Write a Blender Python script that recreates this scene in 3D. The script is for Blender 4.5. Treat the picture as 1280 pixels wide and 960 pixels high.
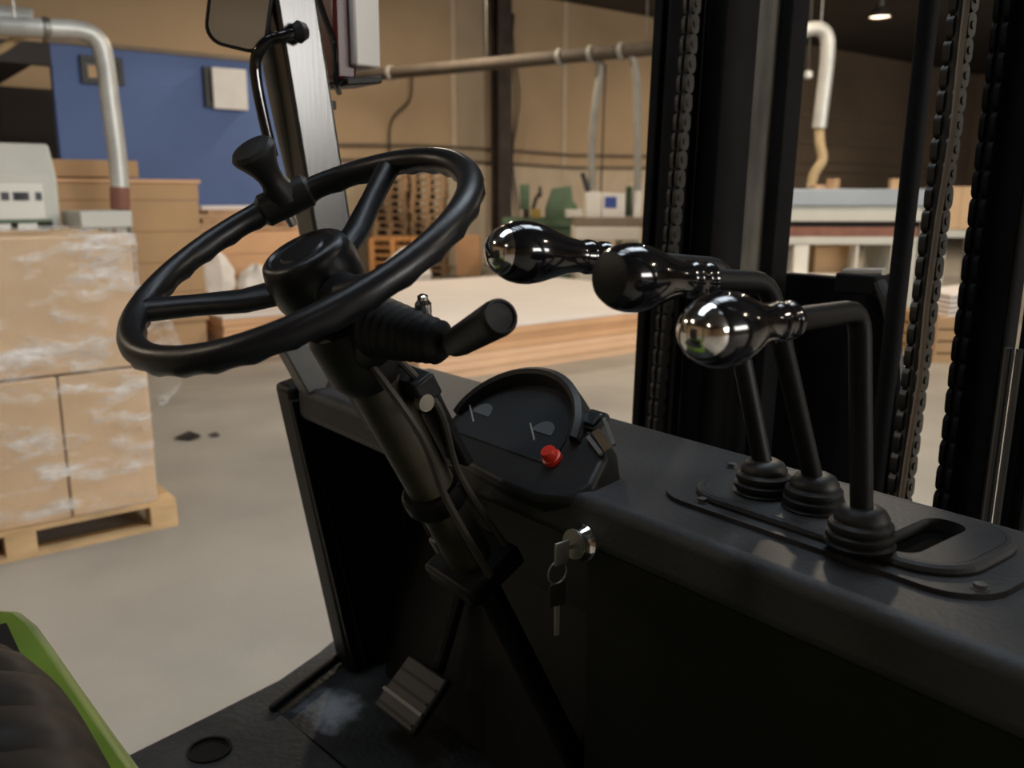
import bpy, bmesh, math, random
from mathutils import Vector, Matrix, Quaternion
random.seed(7)
sc = bpy.context.scene
COL = sc.collection
for o in list(bpy.data.objects): bpy.data.objects.remove(o)

# ------------------------------------------------------------------ camera
PITCH, YAW, FPX, CAMZ = math.radians(12), math.radians(52), 1100.0, 1.65
cd = bpy.data.cameras.new('camera'); cam = bpy.data.objects.new('camera', cd); COL.objects.link(cam)
cd.sensor_width = 36; cd.lens = 36 * FPX / 1280; cd.clip_start = .02; cd.clip_end = 200
cam.location = (0, 0, CAMZ); cam.rotation_euler = (math.pi / 2 - PITCH, 0, YAW)
cd.dof.use_dof = True; cd.dof.focus_distance = 1.0; cd.dof.aperture_fstop = 5.6
sc.camera = cam
# ------------------------------------------------------------------ world, exposure
w = bpy.data.worlds.new('world'); sc.world = w; w.use_nodes = True
w.node_tree.nodes['Background'].inputs[0].default_value = (.62, .78, 1, 1)
w.node_tree.nodes['Background'].inputs[1].default_value = .5
sc.view_settings.view_transform = 'Standard'; sc.view_settings.look = 'None'
sc.view_settings.gamma = 1; sc.view_settings.use_curve_mapping = False
sc.view_settings.exposure = 0.0
LAMP_W = 260          # watts of each pendant lamp
WINDOW_W = 1450       # daylight through the high windows in the right wall
ROOF_W = 160          # daylight through the roof light over the aisle
def area(name, loc, rot, sx, sy, watts, col):
    ld = bpy.data.lights.new(name, 'AREA'); ld.shape = 'RECTANGLE'; ld.size = sx; ld.size_y = sy
    ld.energy = watts; ld.color = col
    o = bpy.data.objects.new(name, ld); o.location = loc; o.rotation_euler = rot; COL.objects.link(o); return o
area('window_daylight', (13.9, 8, 4.4), (0, math.radians(90), 0), 2.4, 11.6, WINDOW_W, (1, .95, .88))
area('rooflight_daylight', (-1.6, 1.5, 6.46), (0, 0, 0), 1.6, 7.6, ROOF_W, (.68, .84, 1))

# ------------------------------------------------------------------ projection helpers (photo pixel -> point on a plane)
cR = Vector((math.cos(YAW), math.sin(YAW), 0)); cH = Vector((-math.sin(YAW), math.cos(YAW), 0)); cZ = Vector((0, 0, 1))
cF = cH * math.cos(PITCH) - cZ * math.sin(PITCH); cU = cH * math.sin(PITCH) + cZ * math.cos(PITCH)
CAM = Vector((0, 0, CAMZ))
def ray(x, y): return cR * (x - 640) - cU * (y - 480) + cF * FPX
def px(x, y, X=None, Y=None, Z=None, b=None):
    d = ray(x, y)
    if X is not None: s = X / d.x
    elif Y is not None: s = Y / d.y
    elif Z is not None: s = (Z - CAMZ) / d.z
    else: s = b / d.dot(cH)
    return CAM + d * s
def pxplane(x, y, P, n):
    d = ray(x, y); return CAM + d * ((P - CAM).dot(n) / d.dot(n))
def W(a, b, z): v = cR * a + cH * b; return Vector((v.x, v.y, z))     # right / ahead of the photographer
YAWM = Matrix.Rotation(YAW, 4, 'Z')

# ------------------------------------------------------------------ materials
MATS = {}
def lin(c):
    return tuple(((v / 255) / 12.92 if v / 255 <= .04045 else ((v / 255 + .055) / 1.055) ** 2.4) for v in c)
def mat(name, c, rough=.6, metal=0, var=.25, scale=8, bump=0, bscale=None, c2=None, coat=0, stretch=(1, 1, 1), spec=.5, emit=None, est=0, alpha=None):
    if name in MATS: return MATS[name]
    m = bpy.data.materials.new(name); m.use_nodes = True; nt = m.node_tree; bs = nt.nodes['Principled BSDF']
    bs.inputs['Roughness'].default_value = rough; bs.inputs['Metallic'].default_value = metal
    bs.inputs['Coat Weight'].default_value = coat; bs.inputs['Specular IOR Level'].default_value = spec
    tc = nt.nodes.new('ShaderNodeTexCoord'); mp = nt.nodes.new('ShaderNodeMapping'); mp.inputs['Scale'].default_value = stretch
    nt.links.new(tc.outputs['Object'], mp.inputs['Vector'])
    nz = nt.nodes.new('ShaderNodeTexNoise'); nz.inputs['Scale'].default_value = scale; nz.inputs['Detail'].default_value = 6
    nt.links.new(mp.outputs['Vector'], nz.inputs['Vector'])
    rp = nt.nodes.new('ShaderNodeValToRGB'); rp.color_ramp.elements[0].position = .3; rp.color_ramp.elements[1].position = .72
    a = tuple(v * (1 - var) for v in c); b = c2 if c2 else tuple(min(1, v * (1 + var)) for v in c)
    rp.color_ramp.elements[0].color = (*a, 1); rp.color_ramp.elements[1].color = (*b, 1)
    nt.links.new(nz.outputs['Fac'], rp.inputs['Fac']); nt.links.new(rp.outputs['Color'], bs.inputs['Base Color'])
    if bump:
        n2 = nt.nodes.new('ShaderNodeTexNoise'); n2.inputs['Scale'].default_value = bscale or scale * 4; n2.inputs['Detail'].default_value = 4
        nt.links.new(mp.outputs['Vector'], n2.inputs['Vector'])
        bp = nt.nodes.new('ShaderNodeBump'); bp.inputs['Strength'].default_value = bump; bp.inputs['Distance'].default_value = .01
        nt.links.new(n2.outputs['Fac'], bp.inputs['Height']); nt.links.new(bp.outputs['Normal'], bs.inputs['Normal'])
    if emit:
        bs.inputs['Emission Color'].default_value = (*emit, 1); bs.inputs['Emission Strength'].default_value = est
    if alpha is not None: bs.inputs['Alpha'].default_value = alpha
    MATS[name] = m; return m
M = dict(
    concrete=mat('concrete', (.315, .283, .238), .62, 0, .22, .9, .15, 30),
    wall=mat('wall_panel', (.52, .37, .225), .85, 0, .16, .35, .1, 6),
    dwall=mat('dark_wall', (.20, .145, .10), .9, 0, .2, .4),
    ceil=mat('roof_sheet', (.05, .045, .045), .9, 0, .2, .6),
    rust=mat('brown_steel', (.055, .038, .03), .7, 0, .4, 3),
    blue=mat('blue_panel', (.085, .15, .36), .6, 0, .12, .7),
    white=mat('white_paint', (.68, .65, .58), .5, 0, .06, 2),
    mach=mat('machine_grey', (.50, .49, .43), .5, 0, .08, 2),
    machb=mat('machine_blue_grey', (.29, .33, .37), .5, 0, .08, 2),
    duct=mat('galvanised_duct', (.52, .52, .49), .42, .35, .15, 5),
    hose=mat('tan_hose', (.45, .33, .18), .7, 0, .2, 6),
    redhose=mat('red_brown_hose', (.22, .09, .06), .7, 0, .2, 6),
    carton=mat('carton', (.60, .40, .225), .7, 0, .08, 2.5, .05, 40),
    carton2=mat('carton_brown', (.42, .26, .13), .75, 0, .1, 2),
    mdf=mat('orange_fibreboard', (.62, .36, .19), .75, 0, .1, 2),
    mdfp=mat('pale_fibreboard', (.72, .47, .29), .75, 0, .08, 2),
    sheet=mat('white_sheet', (.72, .66, .62), .5, 0, .04, 1),
    pallet=mat('pallet_wood', (.58, .38, .19), .75, 0, .22, 4, .15, 30, stretch=(1, 1, 3)),
    pallet2=mat('old_pallet_wood', (.34, .21, .11), .8, 0, .3, 3),
    orange=mat('orange_pallet_wood', (.48, .22, .07), .8, 0, .25, 3),
    plank=mat('rough_plank', (.47, .30, .17), .8, 0, .3, 4),
    bag=mat('white_plastic_bag', (.72, .69, .64), .45, 0, .08, 6, .4, 18),
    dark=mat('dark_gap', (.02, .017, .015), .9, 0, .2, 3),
    glass=mat('dark_window_glass', (.05, .05, .055), .12, 0, .1, 2),
    maroon=mat('maroon_lens', (.06, .008, .008), .3, 0, .2, 10),
    green=mat('lime_green_paint', (.125, .205, .022), .38, 0, .12, 6, coat=.4),
    mgreen=mat('machine_green', (.09, .15, .085), .55, 0, .2, 3),
    yellow=mat('yellow_paint', (.45, .30, .06), .5, 0, .2, 3),
    screen=mat('blue_screen', (.03, .05, .18), .3, 0, .1, 3, emit=(.05, .09, .35), est=.15),
    bpaint=mat('black_truck_paint', (.0032, .0032, .0035), .5, 0, .5, 9, .04, 60, spec=.22),
    cowl=mat('dusty_black_cowl', (.020, .0205, .022), .55, 0, .45, 7, .1, 160, spec=.35),
    postp=mat('glossy_black_post', (.022, .022, .021), .25, .0, .3, 6, .03, 200, stretch=(1, 1, .04), spec=.95),
    rubber=mat('black_rubber', (.0075, .0075, .008), .5, 0, .3, 20, .05, 120, spec=.35),
    rim=mat('black_wheel_plastic', (.007, .0075, .0095), .36, 0, .3, 14, .03, 120, spec=.4),
    gloss=mat('gloss_black_plastic', (.006, .006, .007), .12, 0, .2, 10, coat=.6),
    chrome=mat('chrome', (.85, .83, .80), .1, 1, .04, 12),
    steel=mat('worn_steel', (.30, .29, .27), .4, .8, .3, 12),
    grease=mat('greasy_steel', (.24, .215, .175), .6, 0, .45, 18, .3, 40, stretch=(1, 1, .3)),
    mastp=mat('black_mast_steel', (.0045, .0045, .005), .75, 0, .5, 10, .1, 60, spec=.12),
    chain=mat('chain_steel', (.055, .052, .047), .4, .6, .35, 30),
    colm=mat('dusty_olive_column', (.030, .025, .014), .55, 0, .5, 12, .1, 60),
    seat=mat('black_vinyl', (.0055, .005, .005), .5, 0, .3, 30, .04, 320, spec=.3),
    gauge=mat('smoked_gauge_window', (.028, .032, .036), .2, 0, .2, 8),
    dial=mat('pale_dial', (.09, .10, .105), .4, 0, .1, 20),
    needle=mat('pale_needle', (.30, .30, .28), .5, 0, .1, 20),
    red=mat('red_button', (.62, .03, .015), .35, 0, .1, 20),
    amber=mat('amber_switch', (.10, .06, .03), .4, 0, .2, 20),
    mat_=mat('worn_floor_mat', (.022, .024, .026), .5, 0, .5, 9, .2, 90),
    grab=mat('grey_rail', (.22, .21, .19), .4, .4, .2, 20),
    mirror=mat('mirror_glass', (.62, .57, .50), .08, 1, .03, 5),
    lampw=mat('white_lamp_body', (.74, .72, .68), .45, 0, .05, 6),
    lens=mat('lamp_lens', (.9, .85, .75), .4, 0, 0, 3, emit=(1, .72, .5), est=5),
    tyre=mat('tyre_rubber', (.02, .02, .02), .8, 0, .2, 10),
    cable=mat('dark_cable', (.03, .025, .02), .6, 0, .2, 10),
    pipe=mat('dusty_wall_pipe', (.20, .155, .11), .7, 0, .15, 5),
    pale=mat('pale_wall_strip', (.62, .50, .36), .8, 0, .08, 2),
    skyglass=mat('lit_window_pane', (.8,.8,.8), .3, 0, .02, 3, emit=(.9,.95,1), est=3),
    dusty=mat('brown_dusty_pipe', (.075,.058,.042), .8, 0, .2, 5),
    drop=mat('dull_grey_pipe', (.26,.25,.22), .6, 0, .15, 5),
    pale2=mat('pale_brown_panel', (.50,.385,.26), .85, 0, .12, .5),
    slotdark=mat('slot_shade_black', (.0012,.0012,.0012), .9, 0, .2, 20, spec=.05),  # near black, for the painted shade inside the lever slot
    text=mat('grey_print', (.07, .07, .075), .7, 0, .1, 30),
    black=mat('black_paint', (.012, .012, .013), .5, 0, .3, 8),
    wgrey=mat('grey_steel_bracket', (.075, .073, .068), .42, .2, .25, 10),
)
# worn floor plate: pale scuffs with a shape of their own
def scuff_mat():
    m = mat('scuffed_floor_plate', (.018, .020, .022), .45, 0, .5, 9, .2, 90); nt = m.node_tree
    bs = nt.nodes['Principled BSDF']; rp = [n for n in nt.nodes if n.type == 'VALTORGB'][0]
    tc = [n for n in nt.nodes if n.type == 'TEX_COORD'][0]
    # paint worn through where the driver's foot rests: a patch around one spot, broken up by noise
    p = px(416, 888, Z=.738) - Vector((-.8, .3, 0))
    sub = nt.nodes.new('ShaderNodeVectorMath'); sub.operation = 'DISTANCE'; sub.inputs[1].default_value = (p.x, p.y, .738)
    nt.links.new(tc.outputs['Object'], sub.inputs[0])
    nz = nt.nodes.new('ShaderNodeTexNoise'); nz.inputs['Scale'].default_value = 22; nz.inputs['Detail'].default_value = 8; nz.inputs['Roughness'].default_value = .65
    nt.links.new(tc.outputs['Object'], nz.inputs['Vector'])
    ma_ = nt.nodes.new('ShaderNodeMath'); ma_.operation = 'MULTIPLY_ADD'; ma_.inputs[1].default_value = -6.5; nt.links.new(sub.outputs['Value'], ma_.inputs[0]); nt.links.new(nz.outputs['Fac'], ma_.inputs[2])
    r2 = nt.nodes.new('ShaderNodeValToRGB'); r2.color_ramp.elements[0].position = .05; r2.color_ramp.elements[1].position = .42
    nt.links.new(ma_.outputs[0], r2.inputs['Fac'])
    mx = nt.nodes.new('ShaderNodeMixRGB'); mx.inputs[2].default_value = (.24, .27, .31, 1)
    nt.links.new(r2.outputs['Color'], mx.inputs[0]); nt.links.new(rp.outputs['Color'], mx.inputs[1]); nt.links.new(mx.outputs[0], bs.inputs['Base Color'])
    return m
M['scuff'] = scuff_mat()
# stretch film: mostly clear, milky glossy wrinkles
def film_mat():
    m = bpy.data.materials.new('stretch_film'); m.use_nodes = True; nt = m.node_tree; nt.nodes.clear()
    out = nt.nodes.new('ShaderNodeOutputMaterial'); mx = nt.nodes.new('ShaderNodeMixShader'); tr = nt.nodes.new('ShaderNodeBsdfTransparent')
    bs = nt.nodes.new('ShaderNodeBsdfPrincipled'); bs.inputs['Base Color'].default_value = (.85, .83, .8, 1); bs.inputs['Roughness'].default_value = .13
    bs.inputs['Specular IOR Level'].default_value = .9
    tc = nt.nodes.new('ShaderNodeTexCoord'); mp = nt.nodes.new('ShaderNodeMapping'); mp.inputs['Scale'].default_value = (1, .8, 2.4); mp.inputs['Rotation'].default_value = (.3, 0, 0)
    nt.links.new(tc.outputs['Object'], mp.inputs['Vector'])
    nz = nt.nodes.new('ShaderNodeTexNoise'); nz.inputs['Scale'].default_value = 4.5; nz.inputs['Detail'].default_value = 8; nz.inputs['Roughness'].default_value = .62
    nt.links.new(mp.outputs['Vector'], nz.inputs['Vector'])
    rp = nt.nodes.new('ShaderNodeValToRGB'); e = rp.color_ramp.elements
    e[0].position = .48; e[0].color = (.06, .06, .06, 1); e[1].position = .74; e[1].color = (.9, .9, .9, 1)
    nt.links.new(nz.outputs['Fac'], rp.inputs['Fac'])
    bp = nt.nodes.new('ShaderNodeBump'); bp.inputs['Strength'].default_value = .8; bp.inputs['Distance'].default_value = .03
    nt.links.new(nz.outputs['Fac'], bp.inputs['Height']); nt.links.new(bp.outputs['Normal'], bs.inputs['Normal'])
    nt.links.new(rp.outputs['Color'], mx.inputs[0]); nt.links.new(tr.outputs[0], mx.inputs[1]); nt.links.new(bs.outputs[0], mx.inputs[2])
    nt.links.new(mx.outputs[0], out.inputs[0]); return m
M['film'] = film_mat()

# ------------------------------------------------------------------ mesh builder
class B:
    def __init__(s, mtx=None): s.v = []; s.f = []; s.M = mtx
    def add(s, vs, fs):
        k = len(s.v); s.v += [(s.M @ Vector(p)) if s.M else Vector(p) for p in vs]; s.f += [tuple(i + k for i in f) for f in fs]; return s
    def box(s, lo, hi):
        x0, y0, z0 = lo; x1, y1, z1 = hi
        return s.add([(x0,y0,z0),(x1,y0,z0),(x1,y1,z0),(x0,y1,z0),(x0,y0,z1),(x1,y0,z1),(x1,y1,z1),(x0,y1,z1)],
                     [(3,2,1,0),(4,5,6,7),(0,1,5,4),(1,2,6,5),(2,3,7,6),(3,0,4,7)])
    def obox(s, c, u, v, n, su, sv, sn):
        c = Vector(c); u = Vector(u).normalized() * su / 2; v = Vector(v).normalized() * sv / 2; n = Vector(n).normalized() * sn / 2
        P = [c + u * a + v * b + n * d for d in (-1, 1) for a, b in ((-1,-1),(1,-1),(1,1),(-1,1))]
        return s.add(P, [(3,2,1,0),(4,5,6,7),(0,1,5,4),(1,2,6,5),(2,3,7,6),(3,0,4,7)])
    def bar(s, a, b, w, d, up=(0, 0, 1)):
        a = Vector(a); b = Vector(b); t = (b - a).normalized(); x = t.cross(Vector(up)).normalized(); y = x.cross(t)
        return s.obox((a + b) / 2, x, y, t, w, d, (b - a).length)
    def tube(s, path, r, n=12, caps=True, closed=False):
        P = [Vector(p) for p in path]; N = len(P); rs = r if isinstance(r, (list, tuple)) else [r] * N
        T = []
        for i in range(N):
            if closed: t = P[(i + 1) % N] - P[i - 1]
            else: t = P[min(i + 1, N - 1)] - P[max(i - 1, 0)]
            T.append(t.normalized())
        ref = Vector((0, 0, 1)) if abs(T[0].z) < .9 else Vector((1, 0, 0))
        x = T[0].cross(ref).normalized(); vs = []
        for i in range(N):
            x = (x - T[i] * x.dot(T[i])).normalized(); y = T[i].cross(x)
            for k in range(n):
                a = 2 * math.pi * k / n; vs.append(P[i] + (x * math.cos(a) + y * math.sin(a)) * rs[i])
        fs = []
        for i in range(N if closed else N - 1):
            for k in range(n):
                j = (i + 1) % N; fs.append((i*n + k, i*n + (k+1) % n, j*n + (k+1) % n, j*n + k))
        if caps and not closed: fs += [tuple(reversed(range(n))), tuple(range((N-1)*n, N*n))]
        return s.add(vs, fs)
    def lathe(s, prof, o, ax, n=32):     # prof: (radius, distance along axis)
        o = Vector(o); ax = Vector(ax).normalized(); ref = Vector((0,0,1)) if abs(ax.z) < .9 else Vector((1,0,0))
        x = ax.cross(ref).normalized(); y = ax.cross(x); vs = []; fs = []
        for r, t in prof:
            for k in range(n):
                a = 2*math.pi*k/n; vs.append(o + ax*t + (x*math.cos(a) + y*math.sin(a))*max(r, 1e-4))
        for i in range(len(prof)-1):
            for k in range(n): fs.append((i*n+k, i*n+(k+1)%n, (i+1)*n+(k+1)%n, (i+1)*n+k))
        fs += [tuple(reversed(range(n))), tuple(range((len(prof)-1)*n, len(prof)*n))]
        return s.add(vs, fs)
    def prism(s, poly, o, u, v, n, d0, d1):
        o = Vector(o); u = Vector(u); v = Vector(v); n = Vector(n); k = len(poly)
        vs = [o + u*a + v*b + n*d0 for a, b in poly] + [o + u*a + v*b + n*d1 for a, b in poly]
        return s.add(vs, [tuple(reversed(range(k))), tuple(range(k, 2*k))] + [(i, (i+1)%k, (i+1)%k + k, i + k) for i in range(k)])
    def grid(s, fn, nu, nv):
        vs = [fn(i/(nu-1), j/(nv-1)) for j in range(nv) for i in range(nu)]
        return s.add(vs, [(j*nu+i, j*nu+i+1, (j+1)*nu+i+1, (j+1)*nu+i) for j in range(nv-1) for i in range(nu-1)])
    def build(s, name, m, parent=None, bevel=0, smooth=35, seg=2, at=None):
        me = bpy.data.meshes.new(name)
        L = Vector(parent['_o']) if parent is not None else (Vector(at) if at is not None else s.base())
        me.from_pydata([v - L for v in s.v], [], s.f); me.update()
        bm = bmesh.new(); bm.from_mesh(me); bmesh.ops.recalc_face_normals(bm, faces=bm.faces); bm.to_mesh(me); bm.free()
        me.materials.append(M[m] if isinstance(m, str) else m)
        if smooth: me.shade_smooth(); me.set_sharp_from_angle(angle=math.radians(smooth))
        o = bpy.data.objects.new(name, me); COL.objects.link(o)
        if parent is not None: o.parent = parent
        else: o.location = L
        o['_o'] = tuple(L)
        if bevel:
            bv = o.modifiers.new('bevel', 'BEVEL'); bv.width = bevel; bv.segments = seg; bv.limit_method = 'ANGLE'; bv.angle_limit = math.radians(40)
        return o
    def base(s):
        xs = [v.x for v in s.v]; ys = [v.y for v in s.v]; zs = [v.z for v in s.v]
        return Vector(((min(xs)+max(xs))/2, (min(ys)+max(ys))/2, min(zs)))
def tag(o, label=None, cat=None, group=None, kind=None):
    if label: o['label'] = label
    if cat: o['category'] = cat
    if group: o['group'] = group
    if kind: o['kind'] = kind
    return o
def thing(name, label, cat, loc, group=None):
    o = bpy.data.objects.new(name, None); COL.objects.link(o); o.location = loc; o['_o'] = tuple(loc); o.empty_display_size = .1
    return tag(o, label, cat, group)
def copy_tree(o, loc, parent=None, rz=0):
    c = o.copy(); COL.objects.link(c)
    if parent is not None: c.parent = parent
    else: c.location = loc; c.rotation_euler = (0, 0, rz)
    for ch in list(o.children): copy_tree(ch, None, c)
    return c
def rrect(w, h, r, n=6, cx=0, cy=0):
    P = []
    for sx, sy, a0 in ((1,1,0),(-1,1,90),(-1,-1,180),(1,-1,270)):
        for i in range(n+1):
            a = math.radians(a0 + 90*i/n); P.append((cx + sx*(w/2 - r) + r*math.cos(a), cy + sy*(h/2 - r) + r*math.sin(a)))
    return P
def spline(pts, n=8):
    P = [Vector(p) for p in pts]; out = []
    for i in range(len(P)-1):
        p0 = P[max(i-1,0)]; p1 = P[i]; p2 = P[i+1]; p3 = P[min(i+2,len(P)-1)]
        for k in range(n):
            t = k/n; out.append(.5*((2*p1) + (p2-p0)*t + (2*p0-5*p1+4*p2-p3)*t*t + (3*p1-p0-3*p2+p3)*t**3))
    return out + [P[-1]]

# ================================================================== SETTING
XL, XR, YF, YB, ZC = -18.0, 14.0, 38.0, -14.0, 6.5
tag(B().box((XL,YB,-.2),(XR,YF,0)).build('floor','concrete'), kind='structure')
wl = tag(B().box((XL-.2,YB,0),(XL,YF,ZC)).build('wall_left','wall'), kind='structure')
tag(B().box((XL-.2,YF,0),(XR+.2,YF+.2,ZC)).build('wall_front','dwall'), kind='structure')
tag(B().box((XL-.2,YB-.2,0),(XR+.2,YB,ZC)).build('wall_rear','wall'), kind='structure')
tag(B().box((XR,YB,0),(XR+.2,2,ZC)).box((XR,14,0),(XR+.2,YF,ZC)).box((XR,2,0),(XR+.2,14,3.1)).box((XR,2,5.7),(XR+.2,14,ZC)).build('wall_right','wall'), kind='structure')
w3 = thing('window_3','high window band with pale mullions in the right wall','window',(XR,8,3.1)); w3['kind']='structure'
for k in range(7): B().box((XR+.02,2+k*2-.04*(k>0),3.1),(XR+.1,2.04+k*2-.04*(k==6),5.7)).build('mullion','white',w3)
for k in range(6): B().box((XR+.05,2.04+k*2,3.1),(XR+.06,3.96+k*2,5.7)).build('pane','skyglass',w3)
tag(B().box((XL-.2,YB-.2,ZC),(XR+.2,YF+.2,ZC+.15)).build('ceiling','ceil'), kind='structure')
rl = tag(B().box((-2.5,-2.4,ZC-.03),(-.7,5.4,ZC-.001)).build('rooflight_panel_1','skyglass'), kind='structure')  # glowing roof light panel under the ceiling, unseen above the truck
# wall furniture on the left wall: pale joint strip, rails, cladding panels further on
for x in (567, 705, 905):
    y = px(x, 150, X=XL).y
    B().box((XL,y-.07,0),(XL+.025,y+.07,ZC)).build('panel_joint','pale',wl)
for zz in (2.78, 2.46):
    B().tube([(XL+.08,-8+i*2.4,zz+.05*math.sin(i*1.7)) for i in range(19)], .035, 8).build('wall_pipe','pipe',wl)
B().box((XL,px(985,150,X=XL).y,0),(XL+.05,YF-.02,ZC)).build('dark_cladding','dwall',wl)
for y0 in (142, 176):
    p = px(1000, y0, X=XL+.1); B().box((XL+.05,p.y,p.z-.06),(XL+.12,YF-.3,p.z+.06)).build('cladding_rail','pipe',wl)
B().box((XL,YB+.05,0),(XL+.015,px(985,150,X=XL).y-.01,2.42)).build('pale_lower_wall','pale',wl)  # lower part of the left wall in a paler colour
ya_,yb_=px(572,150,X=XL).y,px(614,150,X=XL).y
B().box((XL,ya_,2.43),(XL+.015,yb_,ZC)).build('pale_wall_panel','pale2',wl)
# steel column with cables against the wall
cp = px(627, 300, X=-17.5)
col = thing('steel_column','tall dark brown steel column with cables against the tan wall','column',(cp.x,cp.y,0))
B().box((cp.x-.16,cp.y-.2,0),(cp.x-.13,cp.y+.2,ZC)).box((cp.x+.13,cp.y-.2,0),(cp.x+.16,cp.y+.2,ZC)).box((cp.x-.13,cp.y-.02,0),(cp.x+.13,cp.y+.02,ZC)).build('web_and_flanges','rust',col)
B().box((cp.x-.3,cp.y-.3,0),(cp.x+.3,cp.y+.3,.03)).build('base_plate','rust',col)
for dy, a in ((.36,.05),(.44,.09)):
    B().tube([(cp.x+.16+.03*math.sin(i),cp.y+dy-.12+a*math.sin(i*.9),.4+i*.42) for i in range(14)], .022, 6).build('cable','cable',col)
B().tube(spline([px(515,95,X=-17.85),px(512,125,X=-17.85),px(490,150,X=-17.85),px(487,190,X=-17.85),px(488,290,X=-17.85)],6),.025,6).build('hanging_cable','cable')
tag(bpy.data.objects['hanging_cable'],'thin dark cable hanging down the tan wall beside the windshield post','cable')

# blue office partition in front of the wall
o1 = px(62,55,X=-13); o2 = px(312,77,X=-13)
off = tag(B().box((-13.15,o1.y,0),(-13,o2.y+.55,3.57)).build('wall_office','blue'), kind='structure')
B().box((-13.2,o1.y-.04,3.57),(-12.95,o2.y+.6,3.63)).build('top_rail','pipe',off)
tag(B().box((-16.9,o1.y-.05,0),(-16.8,o1.y+1.2,3.4)).box((-16.8,-3.2,0),(-13.3,-3.1,3.4)).box((-16.9,-3.1,0),(-16.8,o1.y-.06,3.4)).build('wall_recess','ceil'),kind='structure')  # dark wall colour stands in for the shade inside the recess
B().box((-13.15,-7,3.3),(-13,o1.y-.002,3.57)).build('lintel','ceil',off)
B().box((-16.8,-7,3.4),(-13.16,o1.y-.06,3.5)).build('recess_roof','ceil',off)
# window with a dark frame
p0 = px(98,69,X=-13); p1 = px(154,108,X=-13)
w1 = thing('window_1','window in blue office wall, dark frame crossed by grey duct','window',(-13,(p0.y+p1.y)/2,p1.z)); w1['kind']='structure'
def wframe(par, y0, y1, z0, z1, x, t=.07, d=.08, m='black'):
    B().box((x,y0,z0),(x+d,y0+t,z1)).box((x,y1-t,z0),(x+d,y1,z1)).box((x,y0+t,z0),(x+d,y1-t,z0+t)).box((x,y0+t,z1-t),(x+d,y1-t,z1)).build('window_frame',m,par)
wframe(w1,p0.y,p1.y,p1.z,p0.z,-13)
B().box((-13,p0.y+.07,p1.z+.07),(-12.97,p1.y-.07,p0.z-.07)).build('pane','glass',w1)
B().box((-12.97,p0.y+.09,p1.z+.08),(-12.96,p0.y+.30,p0.z-.12)).build('poster','carton',w1)
p0 = px(252,84,X=-13); p1 = px(305,137,X=-13)
w2 = thing('window_2','white shutter panel over dark framed window in blue office wall','window',(-13,(p0.y+p1.y)/2,p1.z)); w2['kind']='structure'
wframe(w2,p0.y,p1.y,p1.z,p0.z,-13)
B().box((-13,p0.y+.07,p1.z+.07),(-12.97,p1.y-.07,p0.z-.07)).build('pane','glass',w2)
B().box((-12.92,p0.y+.10,p1.z-.02),(-12.88,p1.y+.02,p0.z+.0)).build('shutter','lampw',w2,.01)
# dim things inside the dark recess
t = thing('recess_cabinet','blue cabinet in the dark recess beside the blue office wall','cabinet',(-15,1.2,0))
B().box((-15.4,.6,0),(-14.6,1.9,3.0)).build('body','blue',t,.02); B().box((-14.6,.66,1.6),(-14.57,1.84,2.94)).build('door','blue',t,.01)
B().box((-14.57,.75,2.1),(-14.53,.79,2.3)).build('handle','steel',t)

# ------------------------------------------------------------------ pendant lamps
spots = [(-12.4,-5),(-12.4,8),(-12.4,21),(-5,-6),(-5,7.5),(-5,21),(4,-6),(4,6),(4,20)]
def make_lamp():
    t = thing('pendant_lamp','round industrial pendant lamp hanging under the dark roof','lamp',(0,0,5.9),'pendant lamps under the roof')
    B().lathe([(.05,.42),(.09,.40),(.10,.25),(.14,.22),(.27,.04),(.28,0),(.265,0),(.25,.04),(.13,.2),(.05,.21)],(0,0,5.9),(0,0,1),24).build('shade','steel',t)
    B().lathe([(.001,.03),(.24,.03),(.24,.045),(.001,.045)],(0,0,5.9),(0,0,1),24).build('lens','lens',t)
    B().tube([(0,0,6.31),(0,0,6.5)],.012,8).build('cord','cable',t)
    return t
lamp0 = make_lamp()
for i,(x,y) in enumerate(spots):
    if i: copy_tree(lamp0,(x,y,5.9))
    else: lamp0.location = (x,y,5.9)
    ld = bpy.data.lights.new('pendant_light','AREA'); ld.shape='DISK'; ld.size=.5; ld.energy=LAMP_W*(1.0 if x<0 else .5)*(.55 if y<-4 and x>-8 else 1); ld.color=(1,.84,.64)
    lo = bpy.data.objects.new('pendant_light',ld); lo.location=(x,y,5.89); COL.objects.link(lo)

# ================================================================== WAREHOUSE GOODS
# ---- loaded pallet with cartons and film
PX0, PX1, PY0, PY1 = -5.45, -4.42, -.14, 1.28
def pallet(name,label,x0,x1,y0,y1,z0,m,group=None,simple=False):
    t = thing(name,label,'pallet',((x0+x1)/2,(y0+y1)/2,z0),group)
    n = 7
    wd = (x1-x0)/n
    for i in range(n): B().box((x0+wd*i+.012,y0,z0+.122),(x0+wd*(i+1)-.012,y1,z0+.144)).build('deck_board',m,t)
    for k in range(3):
        y = y0 + (y1-y0-.13)*k/2
        B().box((x0,y,z0+.1),(x1,y+.13,z0+.122)).build('cross_board',m,t)
        for j in range(3):
            x = x0+(x1-x0-.1)*j/2; B().box((x,y,z0+.022),(x+.1,y+.13,z0+.1)).build('block',m,t)
    for j in range(3):
        x = x0+(x1-x0-.1)*j/2; B().box((x,y0,z0),(x+.1,y1,z0+.022)).build('bottom_board',m,t)
    return t
pallet('pallet','pale wooden pallet carrying the film wrapped cartons',PX0,PX1,PY0,PY1,0,'pallet')
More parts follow.
